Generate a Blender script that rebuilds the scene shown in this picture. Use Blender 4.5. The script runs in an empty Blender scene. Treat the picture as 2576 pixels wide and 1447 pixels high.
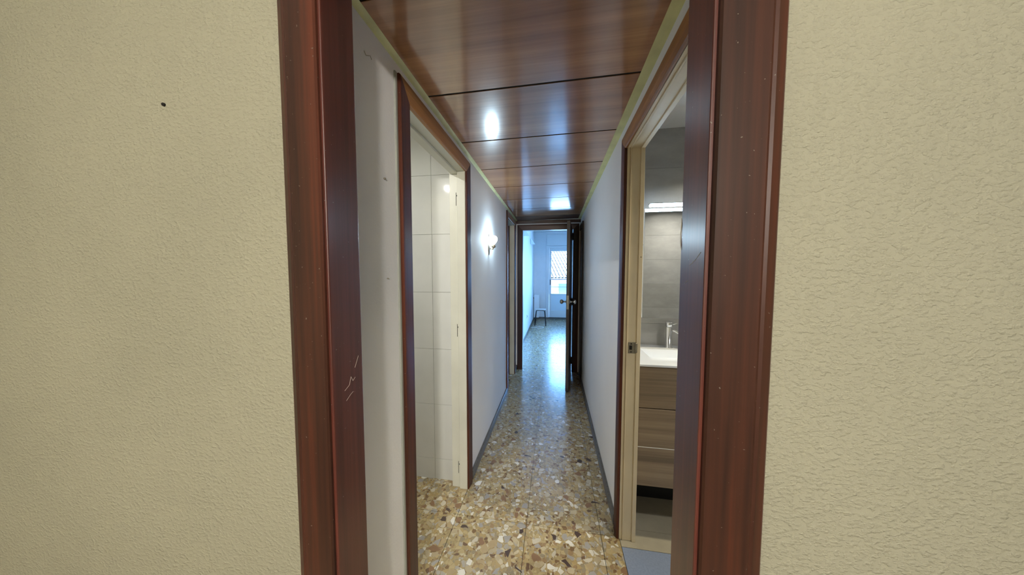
import bpy, bmesh, math, random
from mathutils import Matrix, Vector
S = bpy.context.scene
C = S.collection
R = math.radians
random.seed(7)

# ------------------------------------------------------------------ camera, world, lights, exposure
def make_camera():
    cd = bpy.data.cameras.new('camera')
    cd.sensor_fit = 'HORIZONTAL'; cd.sensor_width = 36.0
    cd.lens = 691.2 / 2576 * 36.0
    cd.clip_start = 0.02; cd.clip_end = 200
    co = bpy.data.objects.new('camera', cd); C.objects.link(co)
    yaw, pit, rol = R(8.8773), R(3.0496), R(0.054)
    A = Matrix(((1, 0, 0), (0, 0, -1), (0, 1, 0)))
    cy, sy, cp, sp, cr, sr = math.cos(yaw), math.sin(yaw), math.cos(pit), math.sin(pit), math.cos(rol), math.sin(rol)
    M = Matrix(((cr, -sr, 0), (sr, cr, 0), (0, 0, 1))) @ Matrix(((1, 0, 0), (0, cp, -sp), (0, sp, cp))) @ Matrix(((cy, 0, sy), (0, 1, 0), (-sy, 0, cy))) @ A
    rows = [M[0], -M[1], -M[2]]
    rot = Matrix([[rows[c][r] for c in range(3)] for r in range(3)])
    co.matrix_world = Matrix.Translation((0, 0, 1.4)) @ rot.to_4x4()
    S.camera = co
make_camera()

W = bpy.data.worlds.new('sky'); S.world = W; W.use_nodes = True
bg = W.node_tree.nodes['Background']
bg.inputs[0].default_value = (0.19, 0.47, 1.0, 1); bg.inputs[1].default_value = 28.0
S.view_settings.view_transform = 'Standard'
S.view_settings.look = 'None'
S.view_settings.gamma = 1.0
S.view_settings.use_curve_mapping = False
S.view_settings.exposure = 0.28
S.cycles.use_denoising = True
S.cycles.max_bounces = 10
S.cycles.diffuse_bounces = 5
S.cycles.glossy_bounces = 5
S.cycles.sample_clamp_indirect = 6.0
S.cycles.caustics_reflective = False

def light(name, kind, loc, energy, color, **kw):
    l = bpy.data.lights.new(name, kind); l.energy = energy; l.color = color
    rot = kw.pop('rot', None)
    for k, v in kw.items(): setattr(l, k, v)
    o = bpy.data.objects.new(name, l); o.location = loc
    if rot: o.rotation_euler = rot
    C.objects.link(o); return o
sun = light('sun', 'SUN', (3, 12, 8), 14.0, (1.0, 0.93, 0.80), angle=R(0.5), rot=(R(52), 0, R(-38)))
light('near_room_lamp_light', 'POINT', (0.45, -2.3, 2.05), 196.0, (1.0, 0.955, 0.88), shadow_soft_size=0.12)
light('bathroom_downlight_light', 'AREA', (0.98, 1.35, 2.28), 7.5, (1.0, 0.87, 0.60), shape='DISK', size=0.10, spread=R(120))
light('bathroom_fill_light', 'AREA', (1.35, 0.35, 2.28), 10.0, (1.0, 0.95, 0.86), shape='DISK', size=0.10, spread=R(140))  # added lamp, out of view, brightens the wall the mirror reflects
light('kitchen_lamp_light', 'AREA', (-1.06, 0.75, 2.235), 10.5, (1.0, 0.99, 0.95), shape='DISK', size=0.022)
portal = light('window_portal', 'AREA', (1.13, 8.57, 1.15), 1.0, (1, 1, 1), shape='RECTANGLE', size=2.8, size_y=2.2, rot=(R(-90), 0, 0))
portal.data.cycles.is_portal = True
portal2 = light('added_window_portal', 'AREA', (2.72, 5.0, 1.57), 1.0, (1, 1, 1), shape='RECTANGLE', size=1.3, size_y=1.5, rot=(0, R(90), 0))
portal2.data.cycles.is_portal = True

# ------------------------------------------------------------------ materials
MATS = {}
def new_mat(name):
    m = bpy.data.materials.new(name); m.use_nodes = True
    nt = m.node_tree; b = nt.nodes['Principled BSDF']
    MATS[name] = m
    return m, nt, b
def N(nt, t, **kw):
    n = nt.nodes.new(t)
    for k, v in kw.items():
        if k.startswith('i_'): n.inputs[k[2:].replace('_', ' ')].default_value = v
        else: setattr(n, k, v)
    return n
def L(nt, a, b): nt.links.new(a, b)
def ramp(nt, stops, interp='LINEAR'):
    r = nt.nodes.new('ShaderNodeValToRGB'); e = r.color_ramp.elements; r.color_ramp.interpolation = interp
    while len(e) > len(stops): e.remove(e[-1])
    while len(e) < len(stops): e.new(1.0)
    for el, (p, c) in zip(e, stops):
        el.position = p; el.color = (*c, 1) if len(c) == 3 else c
    return r
def pos(nt): return nt.nodes.new('ShaderNodeNewGeometry').outputs['Position']
def mapped(nt, vec, scale, rot=(0, 0, 0), loc=None):
    mp = nt.nodes.new('ShaderNodeMapping'); mp.inputs['Scale'].default_value = scale; mp.inputs['Rotation'].default_value = rot
    L(nt, vec, mp.inputs['Vector'])
    if loc is not None: L(nt, loc, mp.inputs['Location'])
    return mp.outputs[0]
def noise(nt, vec, scale, detail=3, rough=0.5):
    n = nt.nodes.new('ShaderNodeTexNoise'); n.inputs['Scale'].default_value = scale
    n.inputs['Detail'].default_value = detail; n.inputs['Roughness'].default_value = rough
    L(nt, vec, n.inputs['Vector']); return n
def bump(nt, h, b, strength=0.3, dist=0.002):
    n = nt.nodes.new('ShaderNodeBump'); n.inputs['Strength'].default_value = strength; n.inputs['Distance'].default_value = dist
    L(nt, h, n.inputs['Height']); L(nt, n.outputs[0], b.inputs['Normal'])
def plain(name, col, rough=0.5, metal=0.0, var=0.08, vs=6.0, coat=0.0, bmp=0.0, bs=200.0, spec=0.5):
    m, nt, b = new_mat(name)
    n = noise(nt, pos(nt), vs, 4)
    r = ramp(nt, [(0.3, tuple(c * (1 - var) for c in col)), (0.7, tuple(min(1, c * (1 + var)) for c in col))])
    L(nt, n.outputs[0], r.inputs[0]); L(nt, r.outputs[0], b.inputs['Base Color'])
    b.inputs['Roughness'].default_value = rough; b.inputs['Metallic'].default_value = metal
    b.inputs['Coat Weight'].default_value = coat; b.inputs['Specular IOR Level'].default_value = spec
    if bmp:
        n2 = noise(nt, pos(nt), bs, 3); bump(nt, n2.outputs[0], b, bmp, 0.001)
    return m
def emis(name, col, strength):
    m, nt, b = new_mat(name)
    b.inputs['Base Color'].default_value = (0.9, 0.9, 0.9, 1)
    b.inputs['Emission Color'].default_value = (*col, 1); b.inputs['Emission Strength'].default_value = strength
    return m
def wood(name, cols, grain='z', rough=0.3, coat=0.4, scale=1.0, bmp=0.06, coat_rough=0.12, speck=0.0, spread=0.22):
    """cols: dark, mid, light; the grain runs along the given world axis"""
    m, nt, b = new_mat(name)
    oi = nt.nodes.new('ShaderNodeObjectInfo')
    mul = N(nt, 'ShaderNodeMath', operation='MULTIPLY'); L(nt, oi.outputs['Random'], mul.inputs[0]); mul.inputs[1].default_value = 7.0
    cmb = nt.nodes.new('ShaderNodeCombineXYZ')
    for i in range(3): L(nt, mul.outputs[0], cmb.inputs[i])
    s = {'x': (0.9, 26, 26), 'y': (26, 0.9, 26), 'z': (26, 26, 0.9)}[grain]
    s = tuple(v * scale for v in s)
    v = mapped(nt, pos(nt), s, loc=cmb.outputs[0])
    n1 = noise(nt, v, 1.0, 5, 0.6)
    s2 = tuple(a * (6 if a > 2 else 3) for a in s)
    v2 = mapped(nt, pos(nt), s2, loc=cmb.outputs[0]); n2 = noise(nt, v2, 1.0, 3, 0.5)
    s3 = tuple(a * 0.22 for a in s)
    v3 = mapped(nt, pos(nt), s3, loc=cmb.outputs[0]); n3 = noise(nt, v3, 1.0, 2, 0.5)
    a1 = N(nt, 'ShaderNodeMath', operation='MULTIPLY_ADD'); L(nt, n2.outputs[0], a1.inputs[0]); a1.inputs[1].default_value = 0.35; L(nt, n1.outputs[0], a1.inputs[2])
    a2 = N(nt, 'ShaderNodeMath', operation='MULTIPLY_ADD'); L(nt, n3.outputs[0], a2.inputs[0]); a2.inputs[1].default_value = 0.9; L(nt, a1.outputs[0], a2.inputs[2])
    r = ramp(nt, [(0.5 - spread, cols[0]), (0.5, cols[1]), (0.5 + spread, cols[2])])
    a3 = N(nt, 'ShaderNodeMath', operation='MULTIPLY_ADD'); L(nt, a2.outputs[0], a3.inputs[0]); a3.inputs[1].default_value = 0.8; a3.inputs[2].default_value = -0.4
    L(nt, a3.outputs[0], r.inputs[0])
    out = r.outputs[0]
    if speck:
        n4 = noise(nt, pos(nt), 170, 1); rr = ramp(nt, [(0.775, (0, 0, 0)), (0.80, (1, 1, 1))]); L(nt, n4.outputs[0], rr.inputs[0])
        mx = nt.nodes.new('ShaderNodeMixRGB'); L(nt, rr.outputs[0], mx.inputs[0]); L(nt, out, mx.inputs[1]); mx.inputs[2].default_value = (speck, speck * 0.85, speck * 0.7, 1); out = mx.outputs[0]
    L(nt, out, b.inputs['Base Color'])
    b.inputs['Roughness'].default_value = rough; b.inputs['Coat Weight'].default_value = coat; b.inputs['Coat Roughness'].default_value = coat_rough
    if bmp: bump(nt, n2.outputs[0], b, bmp, 0.001)
    return m

# plaster with a fine stippled relief
def plaster(name, c1, c2, strength, dist, scale=55.0, rough=0.75, patch=None):
    m, nt, b = new_mat(name)
    p = pos(nt)
    n0 = noise(nt, p, 1.6, 3)
    r = ramp(nt, [(0.35, c1), (0.65, c2)]); L(nt, n0.outputs[0], r.inputs[0]); L(nt, r.outputs[0], b.inputs['Base Color'])
    b.inputs['Roughness'].default_value = rough
    sv = mapped(nt, p, (1, 1, 1.5))
    n1 = noise(nt, sv, scale, 2, 0.55); r1 = ramp(nt, [(0.45, (0, 0, 0)), (0.72, (1, 1, 1))]); L(nt, n1.outputs[0], r1.inputs[0])
    n2 = noise(nt, p, scale * 3.2, 3, 0.6)
    n3 = noise(nt, p, scale * 0.25, 2, 0.6)
    a = N(nt, 'ShaderNodeMath', operation='MULTIPLY_ADD'); L(nt, n2.outputs[0], a.inputs[0]); a.inputs[1].default_value = 0.22; L(nt, r1.outputs[0], a.inputs[2])
    a2 = N(nt, 'ShaderNodeMath', operation='MULTIPLY_ADD'); L(nt, n3.outputs[0], a2.inputs[0]); a2.inputs[1].default_value = 1.1; L(nt, a.outputs[0], a2.inputs[2])
    bump(nt, a2.outputs[0], b, strength, dist)
    return m
plaster('cream_plaster', (0.365, 0.348, 0.258), (0.405, 0.385, 0.285), 0.8, 0.0021, 105.0)
plaster('white_wall_paint', (0.84, 0.84, 0.85), (0.88, 0.88, 0.89), 0.18, 0.0010, 80)
plain('ceiling_white', (0.80, 0.80, 0.80), 0.8)
plain('blue_room_paint', (0.86, 0.87, 0.88), 0.6, var=0.02)
plain('floor_joint', (0.06, 0.055, 0.045), 0.9)
wood('mahogany', [(0.026, 0.013, 0.010), (0.064, 0.023, 0.014), (0.135, 0.034, 0.017)], 'z', 0.42, 0.12, 0.55, 0.05, 0.27, speck=0.16, spread=0.17)
wood('mahogany_jamb', [(0.050, 0.014, 0.010), (0.105, 0.028, 0.020), (0.17, 0.045, 0.028)], 'z', 0.36, 0.5, 0.8, 0.05, 0.27, speck=0.22)
wood('mahogany_head_lit', [(0.14, 0.055, 0.018), (0.30, 0.13, 0.038), (0.44, 0.21, 0.060)], 'y', 0.5, 0.0, 0.8, 0.05, 0.2)  # lighter, oranger mahogany copy: the bulb's light put into the head colour
MATS['mahogany'].node_tree.nodes['Principled BSDF'].inputs['Specular IOR Level'].default_value = 0.25
wood('mahogany_head_end', [(0.035, 0.012, 0.008), (0.075, 0.026, 0.016), (0.12, 0.042, 0.022)], 'x', 0.34, 0.4, 0.8, 0.05, 0.2)
wood('walnut_panel', [(0.26, 0.11, 0.045), (0.41, 0.19, 0.082), (0.55, 0.29, 0.13)], 'x', 0.28, 1.0, 0.75, 0.04, 0.125, spread=0.26)
MATS['walnut_panel'].node_tree.nodes['Principled BSDF'].inputs['Coat IOR'].default_value = 1.9
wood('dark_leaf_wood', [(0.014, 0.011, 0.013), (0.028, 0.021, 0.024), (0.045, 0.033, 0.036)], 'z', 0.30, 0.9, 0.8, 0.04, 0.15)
wood('vanity_oak', [(0.17, 0.125, 0.08), (0.27, 0.20, 0.13), (0.36, 0.275, 0.18)], 'x', 0.5, 0.0, 1.3, 0.05)
plain('filler_grey', (0.36, 0.37, 0.33), 0.8)
plain('cream_gloss_paint', (0.70, 0.60, 0.42), 0.38, var=0.05, bmp=0.1, bs=60)
plain('off_white_gloss_paint', (0.66, 0.66, 0.58), 0.35, var=0.05, bmp=0.1, bs=60)
plain('yellow_trim_paint', (0.70, 0.67, 0.32), 0.6, var=0.12, vs=12)
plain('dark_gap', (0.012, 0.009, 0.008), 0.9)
plain('skirting_stone', (0.11, 0.105, 0.095), 0.3, var=0.35, vs=60)
plain('black_plinth', (0.01, 0.01, 0.011), 0.45)
plain('ceramic_white', (0.74, 0.78, 0.84), 0.12, var=0.01, coat=0.5)
plain('chrome', (0.72, 0.73, 0.74), 0.14, 1.0, var=0.02)
plain('dull_steel', (0.36, 0.33, 0.27), 0.42, 0.9, var=0.15, vs=40)
plain('brass_pale', (0.66, 0.56, 0.42), 0.22, 1.0)
plain('radiator_enamel', (0.82, 0.83, 0.83), 0.3, var=0.01)
plain('black_metal', (0.015, 0.016, 0.02), 0.4)
plain('white_plastic', (0.8, 0.8, 0.78), 0.4, var=0.02)
plain('grout', (0.45, 0.44, 0.42), 0.9)
plain('grout_kitchen', (0.30, 0.30, 0.29), 0.9)
plain('stool_seat', (0.55, 0.52, 0.48), 0.4)
plain('pale_floor_tile', (0.22, 0.275, 0.40), 0.35, var=0.08, vs=120, bmp=0.12, bs=300)
plain('scratch', (0.72, 0.60, 0.52), 0.6)
plain('chipped_film', (0.80, 0.82, 0.80), 0.3)
plain('stucco_far', (0.75, 0.73, 0.70), 0.9, var=0.1, vs=2)
plain('street', (0.5, 0.5, 0.5), 0.9)
plain('far_window_dark', (0.06, 0.07, 0.09), 0.2)
emis('bulb_glow', (0.60, 0.83, 1.0), 155.0)
emis('led_glow', (0.55, 0.77, 1.0), 34.0)
emis('downlight_glow', (1.0, 0.90, 0.70), 6.0)

def m_tiles():
    m, nt, b = new_mat('white_wall_tile')
    n = noise(nt, pos(nt), 3.0, 4); r = ramp(nt, [(0.3, (0.60, 0.61, 0.59)), (0.7, (0.68, 0.69, 0.67))]); L(nt, n.outputs[0], r.inputs[0]); L(nt, r.outputs[0], b.inputs['Base Color'])
    b.inputs['Roughness'].default_value = 0.06
    n2 = noise(nt, pos(nt), 5.0, 2); bump(nt, n2.outputs[0], b, 0.10, 0.003)
    m, nt, b = new_mat('grey_stone_tile')
    oi = nt.nodes.new('ShaderNodeObjectInfo')
    v = mapped(nt, pos(nt), (1, 1, 2.2)); n = noise(nt, v, 3.2, 6, 0.65)
    a = N(nt, 'ShaderNodeMath', operation='MULTIPLY_ADD'); L(nt, oi.outputs['Random'], a.inputs[0]); a.inputs[1].default_value = 0.16; L(nt, n.outputs[0], a.inputs[2])
    r = ramp(nt, [(0.35, (0.30, 0.295, 0.28)), (0.62, (0.38, 0.375, 0.36)), (0.85, (0.46, 0.45, 0.43))]); L(nt, a.outputs[0], r.inputs[0]); L(nt, r.outputs[0], b.inputs['Base Color'])
    b.inputs['Roughness'].default_value = 0.38
    m, nt, b = new_mat('beige_floor_tile')
    n = noise(nt, pos(nt), 6.0, 6, 0.65); r = ramp(nt, [(0.35, (0.34, 0.315, 0.25)), (0.7, (0.42, 0.39, 0.31))]); L(nt, n.outputs[0], r.inputs[0]); L(nt, r.outputs[0], b.inputs['Base Color'])
    b.inputs['Roughness'].default_value = 0.4
m_tiles()

def m_terrazzo():
    m, nt, b = new_mat('terrazzo')
    p = pos(nt)
    w = noise(nt, p, 14, 2)
    sub = N(nt, 'ShaderNodeVectorMath', operation='MULTIPLY_ADD'); L(nt, w.outputs['Color'], sub.inputs[0]); sub.inputs[1].default_value = (0.035, 0.035, 0.0); L(nt, p, sub.inputs[2])
    P = sub.outputs[0]
    def vor(scale, off):
        mp = mapped(nt, P, (1, 1, 0)); 
        ad = N(nt, 'ShaderNodeVectorMath', operation='ADD'); L(nt, mp, ad.inputs[0]); ad.inputs[1].default_value = off
        v = N(nt, 'ShaderNodeTexVoronoi', voronoi_dimensions='2D', feature='F1'); v.inputs['Scale'].default_value = scale; L(nt, ad.outputs[0], v.inputs['Vector'])
        e = N(nt, 'ShaderNodeTexVoronoi', voronoi_dimensions='2D', feature='DISTANCE_TO_EDGE'); e.inputs['Scale'].default_value = scale; L(nt, ad.outputs[0], e.inputs['Vector'])
        return v, e
    stops = [(0.0, (0.20, 0.125, 0.06)), (0.08, (0.42, 0.31, 0.14)), (0.26, (0.30, 0.25, 0.16)), (0.40, (0.48, 0.38, 0.20)), (0.55, (0.31, 0.21, 0.11)),
             (0.66, (0.40, 0.37, 0.31)), (0.78, (0.55, 0.47, 0.31)), (0.90, (0.15, 0.09, 0.05)), (0.94, (0.70, 0.67, 0.58))]
    big = [(0.0, (0.58, 0.53, 0.42)), (0.16, (0.43, 0.33, 0.18)), (0.34, (0.26, 0.155, 0.085)), (0.44, (0.52, 0.44, 0.29)), (0.58, (0.36, 0.345, 0.32)),
           (0.74, (0.78, 0.76, 0.69)), (0.82, (0.46, 0.38, 0.24)), (0.96, (0.075, 0.05, 0.04))]
    def layer(base, scale, off, st, frac, gap):
        v, e = vor(scale, off)
        sep = nt.nodes.new('ShaderNodeSeparateColor'); L(nt, v.outputs['Color'], sep.inputs[0])
        r = ramp(nt, st, 'CONSTANT'); L(nt, sep.outputs[0], r.inputs[0])
        lt = N(nt, 'ShaderNodeMath', operation='LESS_THAN'); L(nt, sep.outputs[1], lt.inputs[0]); lt.inputs[1].default_value = frac
        gt = N(nt, 'ShaderNodeMath', operation='GREATER_THAN'); L(nt, e.outputs['Distance'], gt.inputs[0]); gt.inputs[1].default_value = gap
        mu = N(nt, 'ShaderNodeMath', operation='MULTIPLY'); L(nt, lt.outputs[0], mu.inputs[0]); L(nt, gt.outputs[0], mu.inputs[1])
        mx = nt.nodes.new('ShaderNodeMixRGB'); L(nt, mu.outputs[0], mx.inputs[0]); L(nt, base, mx.inputs[1]); L(nt, r.outputs[0], mx.inputs[2])
        return mx.outputs[0]
    n = noise(nt, p, 90, 2); base = ramp(nt, [(0.3, (0.32, 0.25, 0.12)), (0.7, (0.42, 0.33, 0.17))]); L(nt, n.outputs[0], base.inputs[0])
    o = layer(base.outputs[0], 95.0, (3.1, 1.7, 0), stops, 0.6, 0.09)
    o = layer(o, 52.0, (0, 0, 0), stops, 0.62, 0.07)
    o = layer(o, 31.0, (7.3, 4.9, 0), big, 0.34, 0.09)
    n2 = noise(nt, p, 25, 3); mx = nt.nodes.new('ShaderNodeMixRGB'); mx.blend_type = 'MULTIPLY'; mx.inputs[0].default_value = 0.35
    r2 = ramp(nt, [(0.3, (0.62, 0.60, 0.56)), (0.7, (1, 1, 1))]); L(nt, n2.outputs[0], r2.inputs[0]); L(nt, o, mx.inputs[1]); L(nt, r2.outputs[0], mx.inputs[2])
    L(nt, mx.outputs[0], b.inputs['Base Color'])
    b.inputs['Roughness'].default_value = 0.27; b.inputs['Specular IOR Level'].default_value = 0.7; b.inputs['Coat Weight'].default_value = 0.25; b.inputs['Coat Roughness'].default_value = 0.1
    n3 = noise(nt, p, 40, 3); bump(nt, n3.outputs[0], b, 0.06, 0.002)
m_terrazzo()

def m_glass():
    m, nt, b = new_mat('clear_glass')
    nt.nodes.remove(b)
    out = nt.nodes['Material Output']
    t = nt.nodes.new('ShaderNodeBsdfTransparent'); t.inputs[0].default_value = (0.96, 0.98, 0.98, 1)
    g = nt.nodes.new('ShaderNodeBsdfGlossy'); g.inputs['Roughness'].default_value = 0.02
    f = nt.nodes.new('ShaderNodeFresnel'); f.inputs[0].default_value = 1.45
    mx = nt.nodes.new('ShaderNodeMixShader'); L(nt, f.outputs[0], mx.inputs[0]); L(nt, t.outputs[0], mx.inputs[1]); L(nt, g.outputs[0], mx.inputs[2]); L(nt, mx.outputs[0], out.inputs[0])
    m, nt, b = new_mat('frosted_panel')
    b.inputs['Base Color'].default_value = (0.8, 0.84, 0.86, 1); b.inputs['Roughness'].default_value = 0.35
    tr = nt.nodes.new('ShaderNodeBsdfTranslucent'); tr.inputs[0].default_value = (0.7, 0.78, 0.8, 1)
    mx = nt.nodes.new('ShaderNodeMixShader'); mx.inputs[0].default_value = 0.07; L(nt, b.outputs[0], mx.inputs[1]); L(nt, tr.outputs[0], mx.inputs[2]); L(nt, mx.outputs[0], nt.nodes['Material Output'].inputs[0])
    m, nt, b = new_mat('mirror_glass')
    b.inputs['Base Color'].default_value = (0.86, 0.88, 0.86, 1); b.inputs['Metallic'].default_value = 1.0; b.inputs['Roughness'].default_value = 0.015
    m, nt, b = new_mat('clay_roof_tile')
    n = noise(nt, pos(nt), 3.0, 5, 0.7); r = ramp(nt, [(0.3, (0.33, 0.27, 0.22)), (0.7, (0.60, 0.53, 0.47))]); L(nt, n.outputs[0], r.inputs[0]); L(nt, r.outputs[0], b.inputs['Base Color']); b.inputs['Roughness'].default_value = 0.9
m_glass()

# ------------------------------------------------------------------ mesh helpers
def link_mesh(name, bm, mat, parent=None, loc=None, smooth=False, recenter=True):
    """bm in world coordinates (or in the parent's local frame when loc is None and parent is rotated)"""
    me = bpy.data.meshes.new(name)
    bmesh.ops.recalc_face_normals(bm, faces=bm.faces)
    if recenter and len(bm.verts):
        lo = Vector([min(v.co[i] for v in bm.verts) for i in range(3)]); hi = Vector([max(v.co[i] for v in bm.verts) for i in range(3)])
        c = Vector(((lo.x + hi.x) / 2, (lo.y + hi.y) / 2, lo.z))
        bmesh.ops.translate(bm, verts=bm.verts, vec=-c)
    else: c = Vector((0, 0, 0))
    if smooth:
        for f in bm.faces: f.smooth = True
    bm.to_mesh(me); bm.free()
    me.materials.append(MATS[mat])
    o = bpy.data.objects.new(name, me); C.objects.link(o)
    if parent is not None:
        o.parent = parent
        o.location = c - world_origin(parent) if not parent.get('_local') else c
    else: o.location = c
    return o
def world_origin(o):
    v = Vector(o.location)
    while o.parent is not None: o = o.parent; v = v + Vector(o.location)
    return v
def thing(name, label, cat, loc, group=None, rz=0, local=False):
    o = bpy.data.objects.new(name, None); C.objects.link(o); o.location = loc; o.rotation_euler = (0, 0, rz); o.empty_display_size = 0.1
    o['label'] = label; o['category'] = cat
    if group: o['group'] = group
    if local: o['_local'] = 1
    return o
def setting(name, loc=(0, 0, 0), label=None):
    o = bpy.data.objects.new(name, None); C.objects.link(o); o.location = loc; o['kind'] = 'structure'
    if label: o['label'] = label
    return o
def tag(o, label=None, cat=None, group=None, kind=None):
    if label: o['label'] = label
    if cat: o['category'] = cat
    if group: o['group'] = group
    if kind: o['kind'] = kind
    return o
def abox(bm, lo, hi, bev=0.0, seg=1):
    lo = Vector(lo); hi = Vector(hi)
    r = bmesh.ops.create_cube(bm, size=1.0)
    vs = r['verts']
    for v in vs: v.co = Vector((lo[i] + (v.co[i] + 0.5) * (hi[i] - lo[i]) for i in range(3)))
    if bev:
        es = list({e for v in vs for e in v.link_edges})
        bmesh.ops.bevel(bm, geom=es, offset=bev, segments=seg, profile=0.5, affect='EDGES')
def box(name, lo, hi, mat, parent=None, bev=0.0, seg=1):
    bm = bmesh.new(); abox(bm, lo, hi, bev, seg); return link_mesh(name, bm, mat, parent)
def boxes(name, lst, mat, parent=None, bev=0.0):
    bm = bmesh.new()
    for lo, hi in lst: abox(bm, lo, hi, bev)
    return link_mesh(name, bm, mat, parent)
def tube(bm, pts, r, n=10, cap=True, radii=None):
    pts = [Vector(p) for p in pts]; rings = []
    up0 = None
    for i, p in enumerate(pts):
        d = (pts[min(i + 1, len(pts) - 1)] - pts[max(i - 1, 0)]).normalized()
        if up0 is None: up0 = Vector((0, 0, 1)) if abs(d.z) < 0.9 else Vector((1, 0, 0))
        a = d.cross(up0).normalized(); up0 = a.cross(d).normalized(); rr = radii[i] if radii else r
        rings.append([bm.verts.new(p + (a * math.cos(t) + up0 * math.sin(t)) * rr) for t in [2 * math.pi * k / n for k in range(n)]])
    for A, B in zip(rings, rings[1:]):
        for k in range(n): bm.faces.new((A[k], A[(k + 1) % n], B[(k + 1) % n], B[k]))
    if cap: bm.faces.new(rings[0]); bm.faces.new(rings[-1])
def lathe(bm, prof, base, axis='z', n=24):
    """prof: list of (radius, height)"""
    base = Vector(base); rings = []
    for r, h in prof:
        ring = []
        for k in range(n):
            t = 2 * math.pi * k / n; a, b_ = r * math.cos(t), r * math.sin(t)
            v = {'z': (a, b_, h), 'x': (h, a, b_), 'y': (a, h, b_)}[axis]
            ring.append(bm.verts.new(base + Vector(v)))
        rings.append(ring)
    for A, B in zip(rings, rings[1:]):
        for k in range(n): bm.faces.new((A[k], A[(k + 1) % n], B[(k + 1) % n], B[k]))
    bm.faces.new(rings[0]); bm.faces.new(rings[-1])
def mkt(name, pts, r, mat, parent=None, **kw):
    bm = bmesh.new(); tube(bm, pts, r, **kw); return link_mesh(name, bm, mat, parent, smooth=True)
def mkl(name, prof, base, mat, parent=None, axis='z', n=24, smooth=True):
    bm = bmesh.new(); lathe(bm, prof, base, axis, n); return link_mesh(name, bm, mat, parent, smooth=smooth)

def frame_parts(fn, a0, a1, zt, prof, names, mats, parent, z0=0.0, right_prof=None):
    """mitred casing round an opening; fn(s, z, v) -> world; prof: (u outward, v proud) open polyline closed by its ends"""
    paths = [lambda u: ((a0 - u, z0), (a0 - u, zt + u)), lambda u: ((a0 - u, zt + u), (a1 + u, zt + u)), lambda u: ((a1 + u, zt + u), (a1 + u, z0))]
    out = []
    for k, pf in enumerate(paths):
        bm = bmesh.new(); A = []; B = []
        for u, v in (prof if k < 2 or right_prof is None else right_prof):
            (s1, z1), (s2, z2) = pf(u)
            A.append(bm.verts.new(fn(s1, z1, v))); B.append(bm.verts.new(fn(s2, z2, v)))
        n = len(prof)
        for i in range(n): bm.faces.new((A[i], A[(i + 1) % n], B[(i + 1) % n], B[i]))
        bm.faces.new(A); bm.faces.new(B)
        out.append(link_mesh(names[k], bm, mats[k], parent))
    return out

XL, XR = -0.55, 0.345        # corridor wall faces
YN0, YN1 = 0.545, 0.62       # near wall
YE0, YE1 = 3.91, 3.99        # end wall
ZR = 2.62

# ------------------------------------------------------------------ floor
fl = box('floor', (-2.4, -4.2, -0.15), (2.8, 8.55, -0.004), 'floor_joint'); tag(fl, kind='structure')
def floor_tiles():
    g = 0.0012
    shared = {}
    def put(x0, x1, y0, y1, mat, parent, z=0.0):
        key = (round(x1 - x0, 4), round(y1 - y0, 4), mat)
        if key not in shared:
            o = box('tile', (x0 + g, y0 + g, z - 0.012), (x1 - g, y1 - g, z), mat, parent); shared[key] = o
        else:
            o = shared[key].copy(); C.objects.link(o); o.parent = parent
            o.location = Vector(((x0 + x1) / 2, (y0 + y1) / 2, z - 0.012)) - world_origin(parent)
    def region(rx0, rx1, ry0, ry1, ox=-0.145, oy=0.255, step=0.4, mat='terrazzo'):
        i0 = math.floor((rx0 - ox) / step); i1 = math.ceil((rx1 - ox) / step)
        j0 = math.floor((ry0 - oy) / step); j1 = math.ceil((ry1 - oy) / step)
        for i in range(i0, i1):
            for j in range(j0, j1):
                x0, x1 = max(rx0, ox + i * step), min(rx1, ox + (i + 1) * step)
                y0, y1 = max(ry0, oy + j * step), min(ry1, oy + (j + 1) * step)
                if x1 - x0 > 0.01 and y1 - y0 > 0.01: put(x0, x1, y0, y1, mat, fl)
    region(-2.2, XR + 0.004, -0.2, YE1)
    region(XR + 0.004, 0.765, -0.2, 0.54)
    region(-0.62, 2.6, YE1, 8.35)
    # bathroom floor: pale tiles by the door, beige tiles along the vanity
    for x0, x1 in ((0.349, 0.95), (0.95, 1.55), (1.55, 2.2)):
        put(x0, x1, 0.64, 1.405, 'pale_floor_tile', fl); put(x0, x1, 1.405, 1.515, 'beige_floor_tile', fl); put(x0, x1, 1.515, 1.88, 'beige_floor_tile', fl)
    put(0.825, 2.2, -0.1, 0.64, 'pale_floor_tile', fl)
floor_tiles()

# ------------------------------------------------------------------ walls
def struct(o): o['kind'] = 'structure'; return o
AX, BX = -0.487, 0.260       # near door opening (jamb faces)
JT = 0.022
wn = struct(boxes('wall_near', [((-2.2, YN0, -0.01), (AX - JT, YN1, ZR)), ((BX + JT, YN0, -0.01), (0.825, YN1, ZR)), ((AX - JT, YN0, 2.08), (BX + JT, YN1, ZR))], 'cream_plaster'))
struct(box('wall_near_back', (-2.3, -4.1, -0.01), (1.0, -4.0, ZR), 'cream_plaster'))
struct(box('wall_near_left', (-2.3, -4.0, -0.01), (-2.2, YN1, ZR), 'cream_plaster'))
struct(box('wall_near_right', (0.765, -4.0, -0.01), (0.825, YN0, ZR), 'cream_plaster'))
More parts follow.
